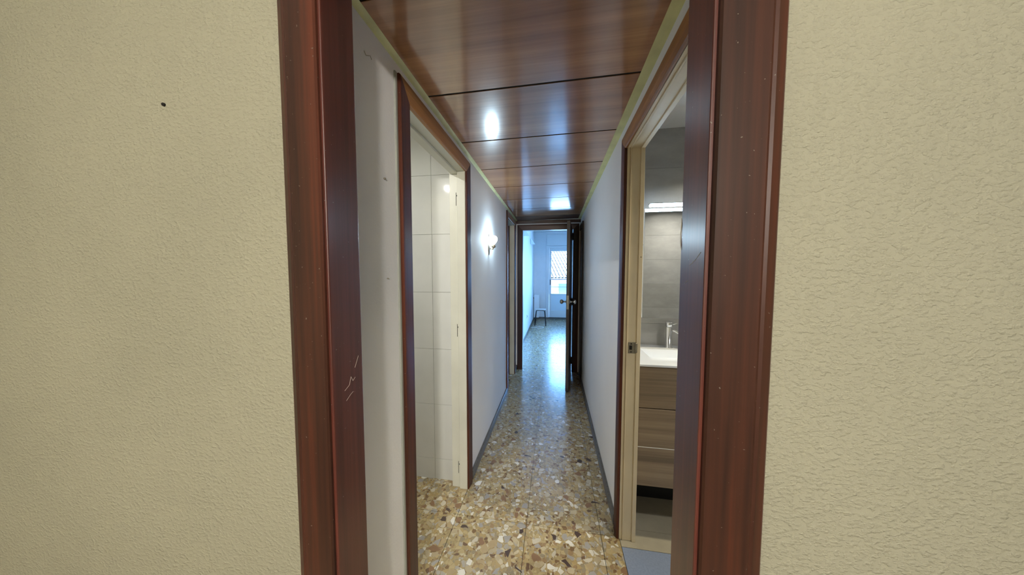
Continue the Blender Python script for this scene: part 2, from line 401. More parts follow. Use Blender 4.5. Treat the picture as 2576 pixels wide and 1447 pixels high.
# corridor left wall with two door openings
LD = (0.985, 1.645, 2.018)   # left door: near, far, top (inner casing line)
RD = (0.80, 1.446, 2.010)
FD = (3.16, 3.70, 2.035)
LT = 0.09
struct(boxes('wall_left', [((XL - LT, YN1, -0.01), (XL, LD[0] - 0.02, ZR)), ((XL - LT, LD[0] - 0.02, LD[2] + 0.02), (XL, LD[1] + 0.02, ZR)),
                    ((XL - LT, LD[1] + 0.02, -0.01), (XL, FD[0] - 0.02, ZR)), ((XL - LT, FD[0] - 0.02, FD[2] + 0.02), (XL, FD[1] + 0.02, ZR)), ((XL - LT, FD[1] + 0.02, -0.01), (XL, YE0, ZR))], 'white_wall_paint'))
struct(boxes('wall_right', [((XR, YN1, -0.01), (XR + 0.08, RD[0] - 0.02, ZR)), ((XR, RD[0] - 0.02, RD[2] + 0.02), (XR + 0.08, RD[1] + 0.02, ZR)),
                     ((XR, RD[1] + 0.02, -0.01), (XR + 0.08, YE0, ZR))], 'white_wall_paint'))
EX0, EX1, ET = -0.455, 0.243, 2.000
struct(boxes('wall_end', [((-0.72, YE0, -0.01), (EX0 - 0.02, YE1, ZR)), ((EX1 + 0.02, YE0, -0.01), (2.7, YE1, ZR)), ((EX0 - 0.02, YE0, ET + 0.02), (EX1 + 0.02, YE1, ZR))], 'white_wall_paint'))
# side rooms
struct(box('wall_kitchen_left', (-2.3, YN1, -0.01), (-2.2, YE1, ZR), 'white_wall_paint'))
kw = struct(box('wall_kitchen_back', (-2.2, 1.705, -0.01), (XL - LT + 0.001, 1.80, ZR), 'grout_kitchen'))
struct(box('wall_store_back', (-2.3, YE0, -0.01), (-0.72, YE1, ZR), 'white_wall_paint'))
struct(boxes('ceiling_kitchen', [((-2.2, YN1, 2.27), (XL - LT, 1.705, 2.33)), ((-2.2, 1.80, 2.27), (XL - LT, YE0, 2.33))], 'ceiling_white'))
BY = 1.885
bw = struct(box('wall_bathroom_back', (XR + 0.08, BY, -0.01), (2.3, BY + 0.1, ZR), 'grout'))
struct(box('wall_bathroom_right', (2.2, -0.2, -0.01), (2.3, BY, ZR), 'grey_stone_tile'))
bo = struct(boxes('wall_bathroom_front', [((0.825, -0.2, -0.01), (2.2, -0.108, ZR))], 'grout'))
struct(box('ceiling_bathroom', (XR + 0.08, -0.2, 2.295), (2.3, BY + 0.05, 2.35), 'ceiling_white'))
struct(box('ceiling_upper', (-2.4, -4.2, ZR), (2.8, 8.55, ZR + 0.1), 'ceiling_white'))
# far room
FY = 8.35
struct(box('wall_room_left', (-0.72, YE1, -0.01), (-0.62, FY, ZR), 'blue_room_paint'))
struct(boxes('wall_room_right', [((2.6, YE1, -0.01), (2.7, 4.3, ZR)), ((2.6, 5.7, -0.01), (2.7, FY, ZR)), ((2.6, 4.3, -0.01), (2.7, 5.7, 0.95)), ((2.6, 4.3, 2.2), (2.7, 5.7, ZR))], 'blue_room_paint'))
WX0, WX1, WT = -0.245, 2.50, 2.20
struct(boxes('wall_room_back', [((-0.72, FY, -0.01), (WX0, FY + 0.2, ZR)), ((WX1, FY, -0.01), (2.7, FY + 0.2, ZR)), ((WX0, FY, WT), (WX1, FY + 0.2, ZR)), ((WX0, FY, -0.01), (WX1, FY + 0.2, 0.055))], 'blue_room_paint'))

def wall_tiles(parent, x0, x1, ycut, rows, cols, thick, mat, flip=1, gap=0.0006):
    shared = {}
    for a, b_ in zip(cols, cols[1:]):
        for z0, z1 in zip(rows, rows[1:]):
            key = (round(b_ - a, 4), round(z1 - z0, 4))
            lo = (a + gap, min(ycut, ycut - flip * thick), z0 + gap); hi = (b_ - gap, max(ycut, ycut - flip * thick), z1 - gap)
            if key not in shared: shared[key] = box('tile', lo, hi, mat, parent, bev=0.0006)
            else:
                o = shared[key].copy(); C.objects.link(o); o.parent = parent
                o.location = Vector(((lo[0] + hi[0]) / 2, (lo[1] + hi[1]) / 2, lo[2])) - world_origin(parent)
rows = [0.0] + [0.143 + 0.3765 * k for k in range(0, 6)] + [2.27]
wall_tiles(kw, 0, 0, 1.706, rows, [-2.193, -1.993, -1.393, -0.793, XL - LT + 0.035], 0.008, 'white_wall_tile', 1, 0.0008)
def brow(z): return z
brows = [0.0] + [1.076 - 0.326 * k for k in (3, 2, 1, 0)] + [1.076 + 0.326 * k for k in (1, 2, 3)] + [2.295]
wall_tiles(bw, 0, 0, BY + 0.001, brows, [0.43, 0.95, 1.55, 2.195], 0.009, 'grey_stone_tile', 1)
wall_tiles(bo, 0, 0, -0.109, [0.0, 0.09, 0.385, 0.68, 0.975, 1.268, 1.562, 1.856, 2.15, 2.295], [0.83, 1.98, 2.195], -0.009, 'grey_stone_tile', 1)

# ------------------------------------------------------------------ panelled ceiling of the corridor
def cz(x): return 2.137 + (x - XL) / (XR - XL) * 0.010
cb = struct(box('ceiling', (XL + 0.001, YN1, 2.165), (XR - 0.001, YE0, 2.21), 'dark_gap'))
js = [0.711 - 0.414, 0.711, 1.125, 1.539, 1.954, 2.370, 2.786, 3.203, 3.625, 3.91]
for a, b_ in zip(js, js[1:]):
    a = max(a, YN1); g = 0.0055
    bm = bmesh.new(); abox(bm, (XL + 0.002, a + g, 2.10), (XR - 0.002, b_ - g, 2.12), 0.0)
    for v in bm.verts: v.co.z = cz(v.co.x) + (0.012 if v.co.z > 2.11 else 0) + 0.0
    link_mesh('ceiling_panel', bm, 'walnut_panel' if b_ < 3.9 else 'mahogany_head_end', cb)
for j in js[1:-1]:
    bm = bmesh.new(); abox(bm, (XL + 0.002, j - 0.0053, 2.10), (XR - 0.002, j + 0.0053, 2.12))
    for v in bm.verts: v.co.z = cz(v.co.x) + (0.012 if v.co.z > 2.11 else 0.0022)
    link_mesh('joint_strip', bm, 'dark_gap', cb)
def moulding(name, x_wall, zw, x_ceil, sgn):
    bm = bmesh.new(); A = []; B = []
    n = 4; prof = []
    for k in range(n + 1):
        t = k / n; x = x_wall + (x_ceil - x_wall) * t; z = zw + (cz(x_ceil) - zw) * t
        prof.append((x, z - 0.0012 * math.sin(math.pi * t)))
    prof += [(x_ceil, cz(x_ceil) + 0.0002), (x_wall, cz(x_ceil) + 0.0002)]
    for x, z in prof: A.append(bm.verts.new((x, YN1, z))); B.append(bm.verts.new((x, YE0, z)))
    m = len(prof)
    for i in range(m): bm.faces.new((A[i], A[(i + 1) % m], B[(i + 1) % m], B[i]))
    bm.faces.new(A); bm.faces.new(B)
    return struct(link_mesh(name, bm, 'yellow_trim_paint'))
moulding('trim_1', XL, 2.1245, -0.531, 1)
moulding('trim_2', XR, 2.1425, 0.309, -1)

struct(box('trim_3', (XL + 0.002, YE0 - 0.012, 2.093), (XR - 0.002, YE0, 2.136), 'mahogany_head_end', None, 0.002))
# skirtings
def skirt(name, x, sgn, segs, h=0.060, t=0.015):
    p = None
    lst = [((min(x, x + sgn * t), a, 0.0), (max(x, x + sgn * t), b_, h)) for a, b_ in segs]
    bm = bmesh.new()
    for lo, hi in lst: abox(bm, lo, hi, 0.002)
    return struct(link_mesh(name, bm, 'skirting_stone'))
skirt('baseboard_left', XL, 1, [(YN1, LD[0] - 0.075), (LD[1] + 0.085, FD[0] - 0.075), (FD[1] + 0.075, YE0)])
skirt('baseboard_right', XR, -1, [(RD[1] + 0.08, 3.525)])
skirt('baseboard_room_left', -0.62, 1, [(YE1, FY)], 0.06, 0.01)
struct(boxes('baseboard_room_back', [((-0.61, FY - 0.012, 0.0), (2.6, FY, 0.062))], 'skirting_stone'))

# ------------------------------------------------------------------ door frames
def fn_y(face, sgn):   # wall plane facing along y (opening along x)
    return lambda s, z, v: (s, face + sgn * v, z)
def fn_x(face, sgn):
    return lambda s, z, v: (face + sgn * v, s, z)

# door_1: near doorway
d1 = setting('door_1', (-0.11, 0.58, 0), 'dark reddish wooden door frame around the corridor opening')
prof1 = [(0.006, 0.0), (0.006, 0.020), (0.009, 0.024), (0.076, 0.024), (0.080, 0.0215), (0.085, 0.0225), (0.100, 0.016), (0.105, 0.010), (0.105, 0.0)]
frame_parts(fn_y(YN0, -1), AX, BX, 2.060, prof1, ['casing'] * 3, ['mahogany', 'mahogany_head_end', 'mahogany'], d1, right_prof=[(u * 1.075 if u > 0.05 else u, v) for u, v in prof1])
frame_parts(fn_y(YN1, 1), AX - 0.004, BX + 0.004, 2.065, [(0.0, 0.0), (0.0, 0.010), (0.055, 0.010), (0.06, 0.0)], ['casing'] * 3, ['mahogany', 'mahogany_head_end', 'mahogany'], d1)
def jamb_box(name, lo, hi, mat, parent, bev=0.0025): return box(name, lo, hi, mat, parent, bev, 2)
jamb_box('jamb', (AX - JT, 0.531, 0.0), (AX, 0.628, 2.060), 'mahogany_jamb', d1)
jamb_box('jamb', (BX, 0.531, 0.0), (BX + JT, 0.628, 2.060), 'mahogany_jamb', d1)
jamb_box('jamb', (AX - JT, 0.531, 2.060), (BX + JT, 0.628, 2.081), 'mahogany_head_end', d1)
def scratch(pts, parent, w=0.00035):
    bm = bmesh.new(); tube(bm, pts, w, n=5); return link_mesh('scratch', bm, 'scratch', parent)
YF = 0.521
for pts in ([(-0.4865, .600, 1.166), (-0.4865, .607, 1.180), (-0.4865, .613, 1.192)],
            [(-0.4865, .565, 1.122), (-0.4865, .580, 1.130), (-0.4865, .586, 1.148), (-0.4865, .592, 1.136), (-0.4865, .600, 1.142)],
            [(-0.4865, .569, 1.096), (-0.4865, .584, 1.106), (-0.4865, .592, 1.109)],
            [(0.2598, .585, 1.415), (0.2598, .565, 1.424), (0.2598, .545, 1.438)],
            [(0.2598, .606, 1.378), (0.2598, .592, 1.385)],
            [(0.338, YF, 1.930), (0.348, YF, 1.931), (0.353, YF, 1.933)]):
    scratch(pts, d1)

bm = bmesh.new()
tube(bm, [(0.2595, .627, 1.514), (0.2592, .6255, 1.500), (0.2592, .6275, 1.480), (0.2590, .6255, 1.462), (0.2592, .6235, 1.448)], 0.001, n=5, radii=[0.0004, 0.0009, 0.0004, 0.0009, 0.0004])
tube(bm, [(0.2595, .6285, 1.490), (0.2590, .6275, 1.470), (0.2592, .6265, 1.455)], 0.001, n=5, radii=[0.0003, 0.0008, 0.0003])
link_mesh('paint_chip', bm, 'chipped_film', d1)['label'] = 'pale chipped edge'

# door_2: doorway on the left
d2 = setting('door_2', (XL, 1.31, 0), 'dark wooden door frame on the left opening to the white tiled room')
prof2 = [(0.0, 0.0), (0.0, 0.010), (0.004, 0.013), (0.058, 0.016), (0.068, 0.016), (0.0715, 0.012), (0.0715, 0.0)]
c2 = frame_parts(fn_x(XL, 1), LD[0], LD[1], LD[2], prof2, ['casing'] * 3, ['mahogany', 'mahogany_head_lit', 'mahogany'], d2)
for (lo, hi) in (((XL - LT, LD[0] - 0.02, 0), (XL + 0.003, LD[0] - 0.001, LD[2] + 0.018)), ((XL - LT, LD[0] - 0.02, LD[2] + 0.001), (XL + 0.003, LD[1] + 0.02, LD[2] + 0.02))):
    box('jamb', lo, hi, 'off_white_gloss_paint', d2, 0.0015)
bm = bmesh.new()
abox(bm, (XL - 0.048, LD[1] - 0.006, 0.0), (XL + 0.003, LD[1] + 0.02, LD[2] + 0.001), 0.002)
abox(bm, (XL - LT - 0.012, LD[1] + 0.008, 0.0), (XL - 0.048, LD[1] + 0.02, LD[2] + 0.001), 0.001)
link_mesh('jamb', bm, 'off_white_gloss_paint', d2)
box('door_stop', (XL - LT, LD[0], LD[2] - 0.012), (XL - 0.048, LD[1], LD[2] + 0.002), 'off_white_gloss_paint', d2, 0.0015)
for z in (1.86, 1.04, 0.14):
    bm = bmesh.new(); abox(bm, (XL - 0.060, LD[1] + 0.0065, z - 0.045), (XL - 0.0575, LD[1] + 0.009, z + 0.035)); abox(bm, (XL - 0.0555, LD[1] + 0.006, z + 0.012), (XL - 0.0515, LD[1] + 0.0085, z + 0.020))
    link_mesh('hinge_slot', bm, 'dark_gap', d2)
# pale filler strip beside the near casing
box('filler', (XL - 0.002, LD[0] - 0.085, 0.0), (XL + 0.006, LD[0] - 0.0715, LD[2] + 0.073), 'filler_grey', d2, 0.002)

# door_3: bathroom doorway
d3 = setting('door_3', (XR, 1.11, 0), 'dark wooden door frame with cream jamb on the right opening to the bathroom')
prof3 = [(0.0, 0.0), (0.0, 0.008), (0.004, 0.013), (0.030, 0.016), (0.062, 0.015), (0.072, 0.011), (0.075, 0.0)]
frame_parts(fn_x(XR, -1), RD[0], RD[1], RD[2], prof3, ['casing'] * 3, ['mahogany', 'mahogany_head_lit', 'mahogany'], d3)
for s, y in ((1, RD[1]), (-1, RD[0])):
    bm = bmesh.new()
    def yy(a): return y + s * a
    for x0, x1, p in ((XR - 0.003, XR + 0.014, 0.0), (XR + 0.014, XR + 0.020, -0.006), (XR + 0.020, XR + 0.062, -0.002), (XR + 0.061, XR + 0.080, -0.008)):
        a, b_ = sorted((yy(p), yy(0.02))); abox(bm, (x0, a, 0.0), (x1, b_, RD[2] + 0.01), 0.0012)
    link_mesh('jamb', bm, 'cream_gloss_paint', d3)
bm = bmesh.new()
for x0, x1, p in ((XR - 0.003, XR + 0.014, 0.0), (XR + 0.014, XR + 0.020, -0.006), (XR + 0.020, XR + 0.062, -0.002), (XR + 0.061, XR + 0.080, -0.008)):
    abox(bm, (x0, RD[0] - 0.02, RD[2] + p), (x1, RD[1] + 0.02, RD[2] + 0.02), 0.0012)
link_mesh('jamb', bm, 'cream_gloss_paint', d3)
def strike_plate():
    bm = bmesh.new(); y = RD[1] - 0.0045
    abox(bm, (XR + 0.023, y, 0.995), (XR + 0.058, y + 0.0022, 1.052), 0.0015)
    abox(bm, (XR + 0.055, y - 0.005, 0.999), (XR + 0.0665, y + 0.002, 1.048), 0.002)
    p = link_mesh('strike_plate', bm, 'dull_steel', d3); p['label'] = 'worn metal strike plate'
    box('latch_hole', (XR + 0.028, y - 0.0008, 1.014), (XR + 0.041, y + 0.001, 1.035), 'dark_gap', p)
    for z in (1.003, 1.044): box('screw', (XR + 0.034, y - 0.001, z - 0.003), (XR + 0.040, y, z + 0.003), 'dark_gap', p, 0.0005)
def fix_plate():
    strike_plate()
fix_plate()
mkl('nail_hole', [(0.0022, -0.0012), (0.0022, 0.0008)], (XR + 0.072, RD[1] - 0.0085, 1.478), 'dark_gap', d3, 'y', 8)

# door_4: far doorway on the left with its brown leaf opened inwards
d4 = setting('door_4', (XL, 3.43, 0), 'far doorway on the left, just before the end of the corridor')
frame_parts(fn_x(XL, 1), FD[0], FD[1], FD[2], prof2, ['casing'] * 3, ['mahogany', 'mahogany_head_lit', 'mahogany'], d4)
for (lo, hi) in (((XL - LT, FD[0] - 0.02, 0), (XL + 0.003, FD[0] - 0.001, FD[2] + 0.018)), ((XL - LT, FD[0] - 0.02, FD[2] + 0.001), (XL + 0.003, FD[1] + 0.02, FD[2] + 0.02)),
                 ((XL - 0.06, FD[1] - 0.004, 0), (XL + 0.003, FD[1] + 0.02, FD[2] + 0.001))):
    box('jamb', lo, hi, 'off_white_gloss_paint', d4, 0.0015)
box('door_leaf', (XL - 0.66, FD[1] - 0.032, 0.006), (XL - 0.062, FD[1] + 0.004, FD[2] - 0.004), 'mahogany', d4, 0.002)

# door_5: end doorway with its leaf standing open towards the camera
d5 = setting('door_5', (-0.1, YE0, 0), 'dark wooden door frame at the end of the corridor')
prof5 = [(0.0, 0.0), (0.0, 0.012), (0.006, 0.016), (0.060, 0.016), (0.076, 0.014), (0.080, 0.0)]
frame_parts(fn_y(YE0, -1), EX0, EX1, ET, prof5, ['casing'] * 3, ['mahogany', 'mahogany_head_end', 'mahogany'], d5)
for lo, hi in (((EX0 - 0.02, YE0 - 0.002, 0), (EX0, YE1 + 0.002, ET)), ((EX1, YE0 - 0.002, 0), (EX1 + 0.02, YE1 + 0.002, ET)), ((EX0 - 0.02, YE0 - 0.002, ET), (EX1 + 0.02, YE1 + 0.002, ET + 0.02))):
    box('jamb', lo, hi, 'off_white_gloss_paint', d5, 0.0015)
def end_leaf():
    # leaf turned about its hinge line; built in its own frame, then placed by rotation
    hinge = Vector((EX1 - 0.006, YE0 - 0.010, 0.0))
    ang = math.atan2(-(0.70), -(0.072))
    u = Vector((math.cos(ang), math.sin(ang), 0)); n = Vector((-u.y, u.x, 0))
    T = Matrix(((u.x, n.x, 0, hinge.x), (u.y, n.y, 0, hinge.y), (0, 0, 1, 0), (0, 0, 0, 1)))
    def mk(name, bm, mat, par, smooth=False):
        bmesh.ops.transform(bm, matrix=T, verts=bm.verts); return link_mesh(name, bm, mat, par, smooth=smooth)
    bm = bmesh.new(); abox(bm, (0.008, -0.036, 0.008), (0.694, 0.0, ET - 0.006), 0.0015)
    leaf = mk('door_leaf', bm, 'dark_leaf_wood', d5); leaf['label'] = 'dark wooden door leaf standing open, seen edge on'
    for s in (1, -1):
        bm = bmesh.new(); k = 0.0 if s == 1 else -0.036
        prof = [(0.026, 0.0), (0.026, 0.004), (0.010, 0.007), (0.008, 0.030), (0.014, 0.038), (0.024, 0.046), (0.027, 0.056), (0.024, 0.068), (0.014, 0.075), (0.003, 0.076)]
        lathe(bm, [(r, k + s * h) for r, h in prof], (0.635, 0, 1.062), 'y', 20)
        kn = mk('knob', bm, 'chrome' if s == 1 else 'dull_steel', leaf, True)
    bm = bmesh.new(); abox(bm, (0.6925, -0.030, 0.98), (0.6955, -0.006, 1.14)); mk('lock_plate', bm, 'dull_steel', leaf)
    for z in (1.90, 1.00, 0.17):
        bm = bmesh.new(); lathe(bm, [(0.007, -0.05), (0.007, 0.05)], (0.003, 0.004, z), 'z', 10); abox(bm, (-0.004, -0.006, z - 0.045), (0.02, 0.002, z + 0.045)); mk('hinge', bm, 'black_metal', leaf)
end_leaf()

# door_6: dark narrow door on the right wall next to the end wall
d6 = setting('door_6', (XR, 3.72, 0), 'narrow dark wooden door on the right wall beside the end doorway')
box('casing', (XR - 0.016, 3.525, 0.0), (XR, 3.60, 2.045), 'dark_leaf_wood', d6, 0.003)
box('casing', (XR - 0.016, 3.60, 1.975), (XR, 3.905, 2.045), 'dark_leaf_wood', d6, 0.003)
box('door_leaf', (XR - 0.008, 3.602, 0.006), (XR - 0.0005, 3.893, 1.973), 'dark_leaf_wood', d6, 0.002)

# nail marks in the left corridor wall
def nail(px, y, z, r=0.0035, lab=None):
    o = mkl('nail', [(r, 0.0), (r, 0.004), (r * 0.5, 0.006)], (XL + px, y, z), 'dull_steel', None, 'x', 8)
    tag(o, lab, 'nail'); return o
nail(0, 0.833, 1.705, 0.0030, 'dark nail stub in the white wall strip, upper of the two nails there')
nail(0, 0.837, 1.381, 0.0020, 'tiny dark nail stub in the white wall strip, lower of the two nails there')
hk = mkt('hook', [(XL, 0.752, 2.040), (XL + 0.004, 0.754, 2.028), (XL + 0.005, 0.764, 2.034), (XL + 0.005, 0.772, 2.040), (XL + 0.004, 0.779, 2.034)], 0.0009, 'dull_steel', n=6)
tag(hk, 'thin bent wire hook high in the white wall under the yellow moulding', 'hook')
h = mkl('nail', [(0.0042, 0.0), (0.0042, -0.003), (0.002, -0.005)], (-0.930, YN0, 1.802), 'dark_gap', None, 'y', 8)
tag(h, 'small black nail head in the cream wall left of the near door frame', 'nail')

# ------------------------------------------------------------------ corridor wall lamp
def sconce():
    by, bz = 2.26, 1.675
    t = thing('wall_lamp', 'small bare bulb wall lamp lit on the left corridor wall', 'lamp', (XL, by, bz - 0.06))
    bm = bmesh.new(); lathe(bm, [(0.028, 0.0), (0.028, 0.004), (0.022, 0.008), (0.010, 0.009)], (XL, by, bz - 0.045), 'x', 24)
    for v in bm.verts:
        dz = v.co.z - (bz - 0.045); k = 3.4 if dz < 0 else 2.9
        v.co.z = (bz - 0.03) + dz * k; v.co.y = by + (v.co.y - by) * (1.0 - (0.45 * abs(dz) / 0.028) ** 2)
    link_mesh('wall_plate', bm, 'dull_steel', t, smooth=True)
    mkt('arm', [(XL + 0.010, by, bz - 0.070), (XL + 0.024, by, bz - 0.078), (XL + 0.036, by, bz - 0.074), (XL + 0.042, by, bz - 0.062)], 0.006, 'brass_pale', t)
    mkl('bulb_holder', [(0.010, -0.066), (0.017, -0.060), (0.018, -0.048), (0.014, -0.044), (0.0145, -0.030)], (XL + 0.042, by, bz), 'brass_pale', t)
    prof = [(0.0125, -0.034), (0.014, -0.028), (0.022, -0.018), (0.029, -0.006), (0.031, 0.006), (0.028, 0.019), (0.020, 0.029), (0.008, 0.034), (0.001, 0.0345)]
    mkl('bulb', prof, (XL + 0.042, by, bz), 'bulb_glow', t)
sconce()

# ------------------------------------------------------------------ bathroom
def vanity():
    x0, x1, yf, yb = 0.432, 1.25, 1.462, BY - 0.012
    t = thing('vanity_cabinet', 'oak veneer bathroom vanity with stacked drawers and black recessed plinth', 'cabinet', ((x0 + x1) / 2, (yf + yb) / 2, 0.0))
    boxes('body', [((x0, yf + 0.02, 0.297), (x1, yb, 0.80)), ((x0, yf + 0.02, 0.80), (x1, yf + 0.035, 0.925)), ((x0, yb - 0.03, 0.80), (x1, yb, 0.925)), ((x0, yf + 0.035, 0.80), (x0 + 0.02, yb - 0.03, 0.925)), ((x1 - 0.02, yf + 0.035, 0.80), (x1, yb - 0.03, 0.925))], 'vanity_oak', t)
    box('plinth', (x0 + 0.005, 1.757, 0.0), (x1 - 0.02, yb - 0.01, 0.297), 'black_plinth', t)
    for z0, z1 in ((0.710, 0.926), (0.5035, 0.705), (0.295, 0.5005)):
        d = box('drawer', (x0, yf, z0), (x1, yf + 0.019, z1), 'vanity_oak', t, 0.001)
    b1 = box('edge_strip', (x0, yf - 0.0005, 0.5005), (x1, yf + 0.015, 0.5035), 'white_plastic', t)
    # washbasin slab with a rectangular bowl
    s = thing('washbasin', 'white ceramic washbasin slab on the oak vanity', 'sink', ((x0 + x1) / 2, (yf + yb) / 2, 0.918))
    bm = bmesh.new()
    X = [x0 - 0.003, 0.520, 1.12, x1 + 0.003]; Y = [yf - 0.008, 1.545, 1.765, yb]; zt, zl, zb = 0.937, 0.9275, 0.845
    xi = [0.560, 1.08]; yi = [1.575, 1.750]
    def quad(*p): bm.faces.new([bm.verts.new(q) for q in p])
    for i in range(3):
        for j in range(3):
            if i == 1 and j == 1: continue
            quad((X[i], Y[j], zt), (X[i + 1], Y[j], zt), (X[i + 1], Y[j + 1], zt), (X[i], Y[j + 1], zt))
    o4 = [(X[1], Y[1]), (X[2], Y[1]), (X[2], Y[2]), (X[1], Y[2])]; i4 = [(xi[0], yi[0]), (xi[1], yi[0]), (xi[1], yi[1]), (xi[0], yi[1])]
    for k in range(4):
        a, b_ = o4[k], o4[(k + 1) % 4]; c, d = i4[k], i4[(k + 1) % 4]
        quad((*a, zt), (*b_, zt), (*d, zt - 0.045), (*c, zt - 0.045))
    quad(*[(*c, zt - 0.045) for c in i4])
    e4 = [(X[0], Y[0]), (X[3], Y[0]), (X[3], Y[3]), (X[0], Y[3])]
    for k in range(4): a, b_ = e4[k], e4[(k + 1) % 4]; quad((*a, zt), (*b_, zt), (*b_, zl), (*a, zl))
    bmesh.ops.remove_doubles(bm, verts=bm.verts, dist=0.0001)
    link_mesh('basin', bm, 'ceramic_white', s)
    mkl('drain', [(0.02, 0), (0.02, 0.003), (0.012, 0.004)], (0.82, 1.66, zt - 0.0448), 'chrome', s)
    f = thing('faucet', 'tall chrome mixer tap standing on the back of the washbasin', 'faucet', (0.692, 1.815, 0.937))
    fx, fy = 0.700, 1.815
    mkl('body', [(0.023, 0.0), (0.023, 0.004), (0.0185, 0.006), (0.0185, 0.128), (0.0175, 0.130)], (fx, fy, 0.937), 'chrome', f)
    mkl('cap', [(0.0165, 0.130), (0.0165, 0.132), (0.0185, 0.1335), (0.0185, 0.160), (0.0165, 0.162)], (fx, fy, 0.937), 'chrome', f)
    bm = bmesh.new(); d = Vector((0.86, -0.5, 0)).normalized(); b0 = Vector((fx, fy, 0.937))
    def q(a, z): return b0 + d * a + Vector((0, 0, z))
    tube(bm, [q(0.012, 0.112), q(0.035, 0.108), q(0.06, 0.094), q(0.082, 0.070), q(0.090, 0.052)], 0.008, n=12, radii=[0.0075, 0.0075, 0.0085, 0.0095, 0.0105])
    link_mesh('spout', bm, 'chrome', f, smooth=True)
    mkt('lever', [q(0.012, 0.146), q(0.030, 0.150), q(0.042, 0.158)], 0.0035, 'chrome', f)
vanity()
def mirror():
    x0, x1, ym, z0, z1 = 0.5215, 1.18, 1.742, 1.130, 1.7765
    t = thing('mirror_cabinet', 'mirrored wall cabinet above the washbasin', 'mirror', ((x0 + x1) / 2, 1.81, z0))
    box('body', (x0, ym + 0.004, z0), (x1, BY - 0.009, z1), 'white_plastic', t, 0.001)
    xm = (x0 + x1) / 2
    box('mirror_door', (x0, ym, z0), (x1, ym + 0.0035, z1), 'mirror_glass', t)
    box('side_seam', (x0 - 0.0006, ym + 0.02, 1.567), (x0 + 0.001, BY - 0.02, 1.571), 'dark_gap', t)
    l = thing('vanity_light', 'slim bar of white light over the mirror cabinet', 'lamp', (0.82, 1.70, 1.770))
    box('light_bar', (0.526, 1.669, 1.773), (1.10, 1.689, 1.789), 'led_glow', l, 0.003)
    box('housing', (0.526, 1.669, 1.7895), (1.10, 1.7045, 1.7935), 'chrome', l, 0.001)
    box('mount', (0.75, 1.705, 1.780), (0.90, BY - 0.009, 1.787), 'chrome', l)
mirror()
dl = thing('ceiling_light', 'round recessed light in the bathroom ceiling near the mirror cabinet', 'lamp', (0.98, 1.35, 2.283))
mkl('rim', [(0.105, 0.0), (0.11, 0.004), (0.11, 0.012)], (0.98, 1.35, 2.283), 'white_plastic', dl)
fill_dl = thing('ceiling_light', 'added round fill light in the bathroom ceiling away from the mirror', 'lamp', (1.35, 0.35, 2.283))  # fixture for the added fill lamp
mkl('rim', [(0.105, 0.0), (0.11, 0.004), (0.11, 0.012)], (1.35, 0.35, 2.283), 'white_plastic', fill_dl)
kl = thing('ceiling_light', 'small ceiling light in the tiled room on the left', 'lamp', (-1.06, 0.75, 2.255))
mkl('rim', [(0.045, 0.0), (0.05, 0.004), (0.05, 0.015)], (-1.06, 0.75, 2.255), 'white_plastic', kl)

# ------------------------------------------------------------------ far room
def window_door():
    t = setting('window_1', (0.5, FY, 0), 'white glazed balcony door at the far end of the room')
    yf = FY - 0.02; pr = 'white_plastic'
    bm = bmesh.new()
    for lo, hi in (((WX0 - 0.02, yf, 0.055), (-0.170, FY + 0.06, WT)), ((2.43, yf, 0.055), (WX1 + 0.02, FY + 0.06, WT)), ((-0.17, yf, 2.14), (2.43, FY + 0.06, WT))): abox(bm, lo, hi, 0.004)
    link_mesh('frame', bm, 'radiator_enamel', t)
    for k, (a, b_) in enumerate(((-0.168, 0.529), (0.531, 1.228), (1.232, 1.829), (1.831, 2.428))):  # leaves past the first pair added out of view to admit more daylight
        y0, y1 = yf + 0.008, FY + 0.05; s = 0.058
        bm = bmesh.new()
        for lo, hi in (((a, y0, 0.06), (a + s, y1, 2.138)), ((b_ - s, y0, 0.06), (b_, y1, 2.138)), ((a + s, y0, 2.045), (b_ - s, y1, 2.138)), ((a + s, y0, 0.06), (b_ - s, y1, 0.27)), ((a + s, y0 + 0.006, 0.755), (b_ - s, y1 - 0.004, 0.775))): abox(bm, lo, hi, 0.004)
        lf = link_mesh('door_leaf', bm, 'radiator_enamel', t)
        box('glass_pane', (a + s, FY + 0.012, 0.775), (b_ - s, FY + 0.016, 2.045), 'clear_glass', lf)
        box('lower_panel', (a + s, FY + 0.006, 0.27), (b_ - s, FY + 0.026, 0.755), 'frosted_panel', lf)
    bm = bmesh.new(); abox(bm, (-0.150, yf - 0.004, 1.04), (-0.128, yf + 0.010, 1.20), 0.002); tube(bm, [(-0.139, yf, 1.14), (-0.139, yf - 0.035, 1.14), (-0.139, yf - 0.04, 1.13), (-0.139, yf - 0.04, 1.06)], 0.009, 8)
    link_mesh('handle', bm, 'black_metal', t)
    box('shutter_box', (WX0 - 0.012, FY - 0.028, WT + 0.01), (WX1 + 0.012, FY + 0.002, 2.55), 'radiator_enamel', t, 0.004)
window_door()
def added_side_window():  # unseen window, added to brighten the far room's walls
    t = setting('fill_window', (2.65, 5.0, 0.95), 'added out-of-view white window letting fill light into the far room')
    boxes('frame', [((2.62, 4.3, 0.95), (2.68, 4.36, 2.2)), ((2.62, 5.64, 0.95), (2.68, 5.7, 2.2)), ((2.62, 4.97, 1.01), (2.68, 5.03, 2.14)), ((2.62, 4.36, 0.95), (2.68, 5.64, 1.01)), ((2.62, 4.36, 2.14), (2.68, 5.64, 2.2))], 'radiator_enamel', t, 0.003)
    for a in (4.36, 5.03): box('glass_pane', (2.648, a, 1.01), (2.652, a + 0.61, 2.14), 'clear_glass', t)
added_side_window()
